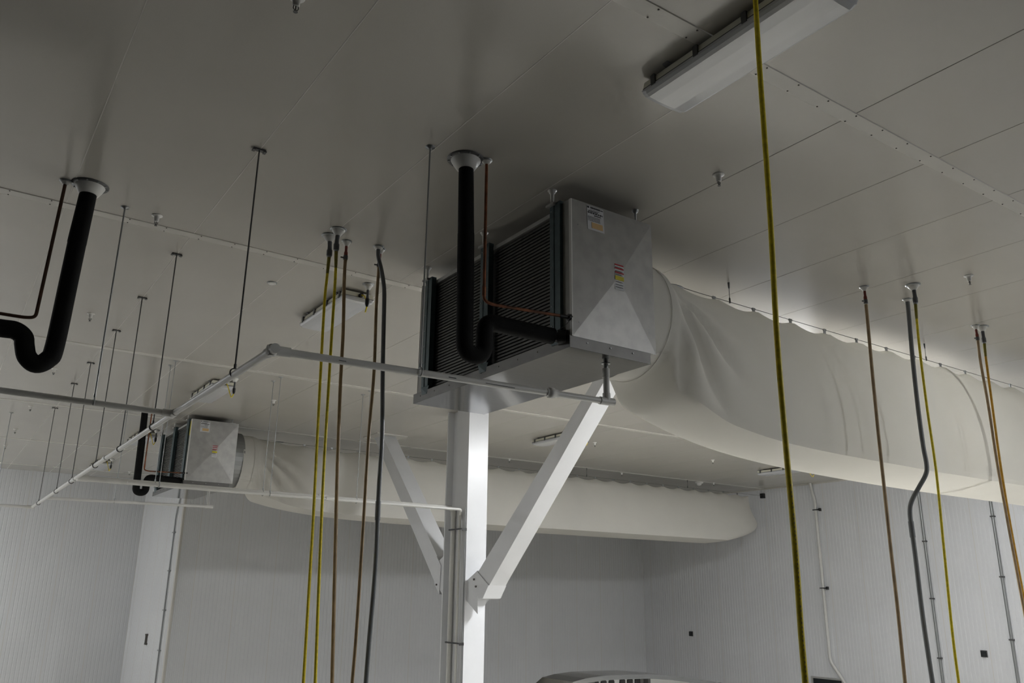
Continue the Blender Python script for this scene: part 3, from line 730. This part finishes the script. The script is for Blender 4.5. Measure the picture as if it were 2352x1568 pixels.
# ================================================================== HANGING HOSES AND CABLES
def drop(name, label, cat, pts, r, material, kind, cr=0.048):
    """pts: path from the ceiling downwards"""
    x, y = pts[0][0], pts[0][1]
    path = smooth_path([tuple(p) for p in pts], 5)
    e = pts[-1]; d = Vector(pts[-1]) - Vector(pts[-2]); d.normalize()
    low = Vector(e) + d * max(0.0, (e[2] + 2.1) / max(0.2, -d.z))
    path.append(low)
    t = thing(name, label, cat, (low.x, low.y, low.z), 'ceiling drops')
    def at(z):
        for a, b in zip(path, path[1:]):
            if b.z <= z <= a.z: return a + (b - a) * ((a.z - z) / max(1e-6, a.z - b.z))
        return path[0]
    if kind == 'cable':
        cone(t, x, y, 0.075, 0.026, 0.06, 'zinc')
        part(t, 'gland', MB().tube([at(CE - 0.05), at(CE - 0.10), at(CE - 0.135), at(CE - 0.145), at(CE - 0.195), at(CE - 0.20)], [0.020, 0.019, 0.020, 0.026, 0.026, 0.018], 16), 'gland_grey')
        part(t, 'gland_nut', MB().tube([at(CE - 0.197), at(CE - 0.215)], 0.022, 8), 'zinc')
        part(t, 'mesh_sleeve', MB().tube([at(CE - 0.21), at(CE - 0.27), at(CE - 0.33), at(CE - 0.37)], [r * 1.3, r * 1.25, r * 1.15, r * 1.02], 14), 'olive_sleeve')
        part(t, 'cable', MB().tube([p for p in path if p.z < CE - 0.20], r, 14), material)
    elif kind == 'hose':
        cone(t, x, y, 0.048, 0.017, 0.05, 'zinc')
        part(t, 'stub', MB().tube([at(CE - 0.04), at(CE - 0.10), at(CE - 0.115), at(CE - 0.15)], [0.013, 0.013, 0.018, 0.018], 12), 'red_stub')
        p = at(CE - 0.165)
        part(t, 'valve', MB().tube([at(CE - 0.145), at(CE - 0.185)], 0.021, 10).tube([p, p + Vector((-0.045, 0.01, 0.0))], 0.008, 8), 'zinc_dark')
        part(t, 'hose', MB().tube([q for q in path if q.z < CE - 0.15], r, 14), material)
    elif kind == 'conduit':
        cone(t, x, y, 0.050, 0.030, 0.03, 'zinc')
        part(t, 'tube', MB().tube([q for q in path if q.z < CE - 0.005], r, 14), material)
        q = at(0.62)
        part(t, 'coupling', MB().tube([at(0.74), at(0.58)], r * 1.22, 14), material)
    elif kind == 'plain':
        part(t, 'cable', MB().tube(path, r, 16), material)
        pr = MB(); z = 0.45
        while z > -0.45:
            q = at(z) + Vector((-0.45, -0.89, 0)) * r; pr.box(q.x - 0.0011, q.x + 0.0011, q.y - 0.0006, q.y + 0.0006, z - 0.008, z); z -= 0.017 + 0.012 * (int(z * 100) % 5 == 0)
        part(t, 'print', pr, 'ink_black')
    return t
drop('cable_drop', 'yellow cable drop, leftmost of the two beside the white drain elbow', 'cable', [(2.563, 6.683, 3.09), (2.572, 6.68, 2.942), (2.568, 6.682, 2.68), (2.565, 6.684, 2.431), (2.583, 6.676, 1.637), (2.611, 6.665, 0.605), (2.619, 6.662, 0.188), (2.635, 6.656, -0.693)], 0.0125, 'yellow_rubber', 'cable')
drop('cable_drop', 'yellow cable drop, right-hand one of the two beside the white drain elbow', 'cable', [(2.574, 6.511, 3.09), (2.568, 6.515, 2.939), (2.579, 6.509, 2.629), (2.587, 6.506, 1.99), (2.602, 6.5, 1.053), (2.622, 6.492, 0.354), (2.659, 6.478, -0.679)], 0.0125, 'yellow_rubber', 'cable', 0.055)
drop('hose_drop', 'tan hose drop just right of the two left yellow cables', 'hose', [(2.742, 6.71, 3.09), (2.742, 6.71, 2.952), (2.745, 6.71, 2.729), (2.767, 6.7, 2.23), (2.778, 6.695, 1.669), (2.804, 6.685, 0.91), (2.835, 6.672, 0.194), (2.875, 6.656, -0.704)], 0.0155, 'tan_hose', 'hose')
drop('hose_drop', 'tan hose drop partly behind the grey conduit, left of the big cooler', 'hose', [(3.078, 6.69, 3.09), (3.072, 6.69, 2.922), (3.070, 6.69, 2.533), (3.085, 6.685, 1.909), (3.074, 6.69, 1.313), (3.075, 6.69, 0.56), (3.073, 6.69, -0.32), (3.064, 6.69, -0.714)], 0.0145, 'tan_hose', 'hose')
drop('conduit_drop', 'dark grey conduit drop left of the big cooler', 'conduit', [(3.035, 6.648, 3.095), (3.039, 6.645, 2.999), (3.070, 6.630, 2.871), (3.097, 6.615, 2.72), (3.107, 6.605, 2.55), (3.128, 6.597, 1.906), (3.152, 6.584, 1.313), (3.152, 6.584, 0.781), (3.159, 6.581, 0.201), (3.144, 6.588, -0.42), (3.138, 6.59, -0.712)], 0.0195, 'pvc_grey', 'conduit')
drop('hose_drop', 'tan hose drop in front of the near fabric duct, left of the grey bent conduit', 'hose', [(7.613, 4.592, 3.09), (7.613, 4.593, 2.956), (7.609, 4.599, 2.615), (7.604, 4.608, 2.199), (7.598, 4.618, 1.531), (7.595, 4.622, 1.017), (7.592, 4.627, 0.441), (7.591, 4.629, -0.112), (7.586, 4.638, -0.747)], 0.0165, 'tan_hose', 'hose')
drop('conduit_drop', 'dark grey conduit drop with an S-bend in front of the near fabric duct', 'conduit', [(8.33, 4.543, 3.095), (8.328, 4.547, 2.935), (8.319, 4.564, 2.448), (8.313, 4.574, 1.928), (8.313, 4.574, 1.515), (8.316, 4.566, 1.30), (8.306, 4.585, 1.20), (8.269, 4.656, 1.073), (8.231, 4.725, 0.944), (8.217, 4.751, 0.835), (8.215, 4.753, 0.64), (8.216, 4.752, 0.384), (8.215, 4.754, -0.197), (8.221, 4.743, -0.785)], 0.0225, 'pvc_grey', 'conduit')
drop('cable_drop', 'yellow cable drop just right of the grey S-bent conduit', 'cable', [(7.971, 4.265, 3.09), (7.972, 4.263, 2.951), (7.968, 4.27, 2.81), (7.962, 4.283, 2.416), (7.959, 4.288, 1.786), (7.961, 4.285, 1.182), (7.95, 4.305, 0.484), (7.938, 4.328, -0.297), (7.936, 4.331, -0.737)], 0.0125, 'yellow_rubber', 'cable')
drop('hose_drop', 'tan hose drop at the far right, beside the amber cable', 'hose', [(9.826, 4.578, 3.09), (9.827, 4.576, 2.949), (9.824, 4.583, 2.656), (9.828, 4.575, 2.133), (9.826, 4.578, 1.48), (9.831, 4.567, 0.804), (9.84, 4.549, -0.113)], 0.0155, 'tan_hose', 'hose')
drop('cable_drop', 'amber cable drop at the far right edge', 'cable', [(9.932, 4.556, 3.09), (9.930, 4.556, 2.933), (9.922, 4.562, 2.719), (9.915, 4.572, 2.143), (9.908, 4.583, 1.487), (9.909, 4.581, 0.808), (9.917, 4.563, -0.114)], 0.0135, 'amber_rubber', 'cable')
drop('cable_drop', 'thick bright yellow cable hanging nearest the camera, across the ceiling lamp', 'cable', [(2.984, 2.199, 3.095), (2.983, 2.2, 2.883), (2.978, 2.207, 2.476), (2.972, 2.216, 1.68), (2.963, 2.228, 1.129), (2.962, 2.23, 0.659), (2.963, 2.228, 0.204), (2.96, 2.232, -0.136), (2.96, 2.232, -0.328), (2.959, 2.233, -0.535)], 0.0128, 'yellow_rubber', 'plain')

# ================================================================== LAMPS
def make_lamp(lit=None):
    t = thing('ceiling_lamp', 'x', 'lamp', (0, 0, CE))
    P = lambda n, mb, mt, par=None: part(t, n, mb, mt, par)
    hx, hy = 0.165, 0.615
    P('tray', MB().prism([(-hx, CE - 0.024), (hx, CE - 0.024), (hx + 0.012, CE - 0.074), (-hx - 0.012, CE - 0.074)], 'y', -hy - 0.01, hy + 0.01), 'fixture_body')
    P('gasket', MB().box(-hx - 0.012, hx + 0.012, -hy - 0.012, hy + 0.012, CE - 0.083, CE - 0.072), 'zinc_dark')
    # wrap-round lens, rounded in section and closed at the ends
    prof = [(-0.182, -0.083), (-0.181, -0.100), (-0.172, -0.118), (-0.150, -0.130), (-0.07, -0.136), (0.0, -0.137), (0.07, -0.136), (0.150, -0.130), (0.172, -0.118), (0.181, -0.100), (0.182, -0.083)]
    vs = []; n = len(prof); mb = MB()
    for (yy, sc, dz) in ((-0.640, 0.97, 0.03), (-0.632, 0.985, 0.012), (-0.60, 1.0, 0.0), (0.60, 1.0, 0.0), (0.632, 0.985, 0.012), (0.640, 0.97, 0.03)):
        for x, z in prof: vs.append((x * sc, yy, CE + min(-0.083, z + dz)))
    fs = [(j * n + i, j * n + i + 1, (j + 1) * n + i + 1, (j + 1) * n + i) for j in range(5) for i in range(n - 1)]
    fs += [tuple(range(n)), tuple(range(5 * n, 6 * n))]
    fs.append(tuple([j * n for j in range(6)] + [j * n + n - 1 for j in reversed(range(6))]))
    mb.add(vs, fs, False)
    P('lens', mb, lit or 'acrylic')
    for yy in (-0.53, -0.18, 0.18, 0.53):
        for s in (-1, 1):
            P('clip', MB().box(s * 0.181 - 0.006, s * 0.181 + 0.006, yy - 0.018, yy + 0.018, CE - 0.092, CE - 0.026).box(min(s * 0.14, s * 0.186), max(s * 0.14, s * 0.186), yy - 0.012, yy + 0.012, CE - 0.032, CE - 0.022), 'zinc_dark')
    for yy in (-0.42, 0.42):
        P('mounting_bracket', MB().prism([(-0.19, CE - 0.002), (0.19, CE - 0.002), (0.14, CE - 0.03), (-0.14, CE - 0.03)], 'y', yy - 0.02, yy + 0.02), 'zinc_dark')
    # power inlet at the near end with pigtail
    pl = P('inlet', MB().tube([(0.02, -0.610, CE - 0.055), (0.02, -0.665, CE - 0.055)], 0.022, 14), 'black_plastic')
    P('knockout', MB().box(-0.10, -0.065, -0.622, -0.614, CE - 0.075, CE - 0.035), 'zinc')
    return t
lamp_off = make_lamp()
def place_lamp(src, first, label, x, y, plug=True, dx=0.10):
    t = src if first else copy_tree(src)
    t.location = (x, y, CE); t['label'] = label; t['group'] = 'ceiling lamps'; t.name = 'ceiling_lamp'
    if plug:
        s = thing('lamp_socket', 'power socket drop ' + plug, 'socket', (x + dx, y - 0.86, CE - 0.27), 'lamp socket drops')
        sx, sy = x + dx, y - 0.86
        cone(s, sx, sy, 0.062, 0.022, 0.065, 'zinc')
        part(s, 'stem', MB().tube([(sx, sy, CE - 0.06), (sx, sy, CE - 0.13), (sx, sy, CE - 0.17)], [0.014, 0.014, 0.020], 12), 'gland_grey')
        part(s, 'plug', MB().tube([(sx, sy, CE - 0.165), (sx, sy, CE - 0.22), (sx, sy, CE - 0.25)], [0.024, 0.023, 0.012], 12), 'black_plastic')
        part(s, 'pigtail', MB().tube(smooth_path([(x + 0.02, y - 0.66, CE - 0.055), (x + 0.03, y - 0.73, CE - 0.10), (x + 0.03 + dx * 0.3, y - 0.78, CE - 0.22), (x + dx * 0.8, y - 0.83, CE - 0.30), (sx, sy, CE - 0.25)], 5), 0.007, 8), 'yellow_rubber')
    return t
place_lamp(lamp_off, True, 'unlit ceiling lamp at the top right behind the thick yellow cable', 3.39, 2.63, None)
place_lamp(lamp_off, False, 'unlit ceiling lamp crossed by the left yellow cables', 3.39, 8.48, 'of the lamp crossed by the left yellow cables', 0.0)
place_lamp(lamp_off, False, 'unlit ceiling lamp behind the white drain pipe above the far cooler', 3.39, 13.40, 'above the far cooler')
place_lamp(lamp_off, False, 'unlit far ceiling lamp behind the black pipe of the far cooler', 3.42, 18.75, 'behind the black pipe of the far cooler')
place_lamp(lamp_off, False, 'smallest, farthest ceiling lamp at the left behind the drain pipe', 3.42, 23.6, 'at the farthest left lamp')
place_lamp(lamp_off, False, 'unlit ceiling lamp partly hidden by the right-hand white brace', 10.33, 13.35, 'beside the right-hand white brace')
place_lamp(lamp_off, False, 'unlit ceiling lamp near the right wall under the near fabric duct', 17.55, 13.40, 'near the right wall')
for (x, y, lev, lab) in ((10.1, 7.7, 'full', 'lit ceiling lamp hidden behind the near fabric duct by the column'), (17.5, 8.5, 'few', 'added dim ceiling lamp, unseen behind the near fabric duct by the right wall'),
                         (10.4, -3.2, 'most', 'added ceiling lamp, unseen behind the camera, left of two'), (17.5, -3.2, 'most', 'added ceiling lamp, unseen behind the camera, right of two'),
                         (-3.7, 23.6, 'most', 'added ceiling lamp out of view at the far left'), (-3.7, 13.4, 'some', 'added dim ceiling lamp out of view at the left')):
    place_lamp(make_lamp('acrylic_' + lev), True, lab, x, y, None)  # all but the first are unseen lamps added to fill in light

# ================================================================== SPRINKLERS AND CEILING FITTINGS
def make_sprinkler():
    t = thing('sprinkler_head', 'x', 'sprinkler', (0, 0, CE))
    part(t, 'escutcheon', MB().lathe(0, 0, CE, [(0.046, 0), (0.046, -0.004), (0.036, -0.009), (0.024, -0.013), (0.021, -0.030), (0.019, -0.055), (0.014, -0.058)], 20), 'white_plastic')
    part(t, 'frame', MB().tube([(-0.012, 0, CE - 0.055), (-0.014, 0, CE - 0.075), (0, 0, CE - 0.092)], 0.003, 6).tube([(0.012, 0, CE - 0.055), (0.014, 0, CE - 0.075), (0, 0, CE - 0.092)], 0.003, 6).tube([(0, 0, CE - 0.055), (0, 0, CE - 0.09)], 0.004, 6), 'zinc_dark')
    part(t, 'deflector', MB().lathe(0, 0, CE - 0.094, [(0.013, 0), (0.013, -0.002)], 12, False), 'zinc_dark')
    return t
spk = make_sprinkler(); first = True
for (x, y, lab) in ((1.16, 3.80, 'sprinkler head cut off by the top edge of the picture'), (1.176, 7.173, 'sprinkler head right of the black pipe at the left'), (1.158, 10.471, 'faint sprinkler head above the left branch pipe'),
                    (1.147, 13.613, 'sprinkler head just right of the left black trap bend'), (1.157, 16.843, 'sprinkler head below the left branch pipe near the left edge'), (1.153, 19.611, 'far left sprinkler head, second from the wall'),
                    (1.161, 22.073, 'far left sprinkler head nearest the wall'), (4.544, 3.827, 'sprinkler head right of the big cooler, above its duct'), (4.50, 13.70, 'sprinkler head between two thin rods above the far duct'),
                    (4.55, 10.45, 'sprinkler head just above the branch pipe left of the big cooler'), (4.375, 25.037, 'tiny sprinkler head beside the far black pipe'), (8.172, 3.795, 'sprinkler head at the right among the hoses'),
                    (11.29, 16.472, 'sprinkler head just right of the white column'), (11.457, 13.486, 'sprinkler head right of the right-hand brace'), (14.993, 16.564, 'sprinkler head above the middle of the far duct'),
                    (15.215, 13.573, 'sprinkler head under the near duct, left of the right wall lamp'), (18.41, 16.441, 'sprinkler head next to the round alarm by the right wall')):
    s = spk if first else copy_tree(spk)
    first = False
    s.location = (x, y, CE); s['label'] = lab; s['group'] = 'sprinkler heads'; s.name = 'sprinkler_head'
t = thing('ceiling_disc', 'small white round cover on the ceiling left of the hose drops', 'cover', (2.547, 8.182, CE))
part(t, 'ring', MB().lathe(2.547, 8.182, CE, [(0.052, 0), (0.052, -0.006), (0.044, -0.009)], 24), 'zinc')
part(t, 'cap', MB().lathe(2.547, 8.182, CE, [(0.044, -0.004), (0.042, -0.013), (0.02, -0.016)], 24), 'white_plastic')
t = thing('smoke_alarm', 'round white alarm on the ceiling above the end of the far duct', 'alarm', (18.0, 16.62, CE))
part(t, 'base', MB().lathe(18.0, 16.62, CE, [(0.12, 0), (0.12, -0.03), (0.10, -0.04)], 24), 'white_plastic')
part(t, 'sensor', MB().lathe(18.0, 16.62, CE, [(0.07, -0.035), (0.065, -0.08), (0.03, -0.10)], 20), 'white_plastic')

# ================================================================== WALL FITTINGS
t = thing('wall_conduit', 'white conduit with bends running down the right wall', 'conduit', (XR - 0.05, 14.68, -FL), 'conduits on the right wall')
xw = XR - 0.055
part(t, 'tube', MB().tube(fillet([(xw, 14.79, CE), (xw, 14.766, 2.86), (xw, 14.69, 2.62), (xw, 14.676, -1.66), (xw, 14.10, -2.42), (xw, 14.10, -FL)], 0.12), 0.042, 12), 'pvc_white')
part(t, 'coupling', MB().tube([(xw, 14.683, 1.15), (xw, 14.683, 1.02)], 0.05, 12), 'pvc_white')
for z in (2.34, 0.22):
    part(t, 'clamp', MB().box(xw - 0.05, XR + 0.01, 14.57, 14.76, z - 0.012, z + 0.012).box(xw - 0.03, XR + 0.01, 14.54, 14.575, z - 0.04, z + 0.04), 'black_plastic')
for (yy, lab) in ((11.63, 'grey conduit on the right wall, left of the pair'), (9.895, 'grey conduit on the right wall nearest the right edge')):
    t = thing('wall_conduit', lab, 'conduit', (XR - 0.03, yy, -FL), 'conduits on the right wall')
    part(t, 'tube', MB().tube([(XR - 0.035, yy, CE), (XR - 0.035, yy, -FL)], 0.034, 10), 'zinc')
    for k in range(4):
        z = 1.35 - 1.37 * k + (0.5 if yy < 10 else 0)
        part(t, 'clamp', MB().box(XR - 0.075, XR + 0.005, yy - 0.05, yy + 0.05, z - 0.016, z + 0.016), 'zinc_dark')
t = thing('wall_conduit', 'thin grey conduit down the bright recess wall at the left', 'conduit', (XC - 0.03, 22.4, -FL))
part(t, 'tube', MB().tube(fillet([(XC - 0.03, 22.1, CE), (XC - 0.03, 22.1, 2.35), (XC - 0.03, 22.43, 1.85), (XC - 0.03, 22.40, -FL)], 0.2), 0.019, 10), 'zinc')
for k in range(5):
    z = 1.36 - 0.93 * k
    part(t, 'clamp', MB().box(XC - 0.06, XC + 0.005, 22.34, 22.50, z - 0.014, z + 0.014), 'zinc')
for (p, lab) in (((XR, 19.737, -1.186), 'small dark box on the right wall above the stainless hood'), ((XR, 10.572, -1.229), 'small dark box at the lower right between the two grey conduits')):
    t = thing('wall_box', lab, 'box', p, 'small wall boxes')
    part(t, 'plate', MB().box(XR - 0.02, XR + 0.005, p[1] - 0.075, p[1] + 0.075, p[2] - 0.075, p[2] + 0.075), 'zinc_dark')
    part(t, 'cover', MB().box(XR - 0.05, XR - 0.02, p[1] - 0.06, p[1] + 0.06, p[2] - 0.06, p[2] + 0.06), 'glass_dark')
single('wall_hook', MB().box(XC - 0.05, XC + 0.005, 23.95, 24.01, -1.36, -1.14).box(XC - 0.05, XC + 0.005, 23.92, 24.06, -1.16, -1.12).box(XC - 0.05, XC + 0.005, 23.90, 24.04, -1.38, -1.34), 'screw',
       'small dark bracket on the bright recess wall at the lower left', 'bracket', (XC, 23.98, -1.38))

# ================================================================== STAINLESS HOOD AT THE BOTTOM EDGE
t = thing('stainless_hood', 'arched stainless steel machine hood just showing at the bottom edge', 'hood', (11.4, 12.4, -FL))
arc = [(9.1, -2.0), (9.35, -1.62), (9.62, -1.455), (9.9, -1.41), (10.3, -1.385), (10.8, -1.39), (11.4, -1.405), (12.0, -1.455), (12.7, -1.55), (13.3, -1.635), (13.9, -1.75), (14.1, -2.1)]
inn = [(x + (0.06 if x < 10.5 else -0.02), z - 0.075) for x, z in arc]
mb = MB(); n = len(arc)
vs = [(x, 12.0, z) for x, z in arc] + [(x, 12.0, z) for x, z in inn] + [(x, 12.9, z) for x, z in arc] + [(x, 12.9, z) for x, z in inn]
fs = []
for i in range(n - 1):
    fs += [(i, i + 1, n + i + 1, n + i), (i, 2 * n + i, 2 * n + i + 1, i + 1), (n + i, n + i + 1, 3 * n + i + 1, 3 * n + i), (2 * n + i, 3 * n + i, 3 * n + i + 1, 2 * n + i + 1)]
mb.add(vs, fs)
part(t, 'arched_rim', mb, 'polished_steel')
part(t, 'base', MB().box(9.1, 14.1, 12.0, 12.9, -FL, -2.05), 'aluminium')
part(t, 'back_panel', MB().prism([(9.3, -2.05)] + inn[1:-1] + [(13.9, -2.05)], 'y', 12.55, 12.58), 'aluminium')
for x in (10.42, 11.80): part(t, 'mullion', MB().box(x - 0.03, x + 0.03, 12.42, 12.55, -2.05, -1.49), 'zinc_dark')
for k in range(6):
    x = 10.58 + k * 0.19 + (0.08 if k > 2 else 0)
    part(t, 'slot', MB().prism([(x - 0.065, -1.62), (x + 0.065, -1.62), (x + 0.065, -1.545), (x + 0.045, -1.53), (x - 0.045, -1.53), (x - 0.065, -1.545)], 'y', 12.535, 12.552), 'black_plastic')

# ------------------------------------------------------------------ lift everything so the floor is at z = 0
for o in ROOTS:
    o.location.z += FL
    if '_o' in o: del o['_o']
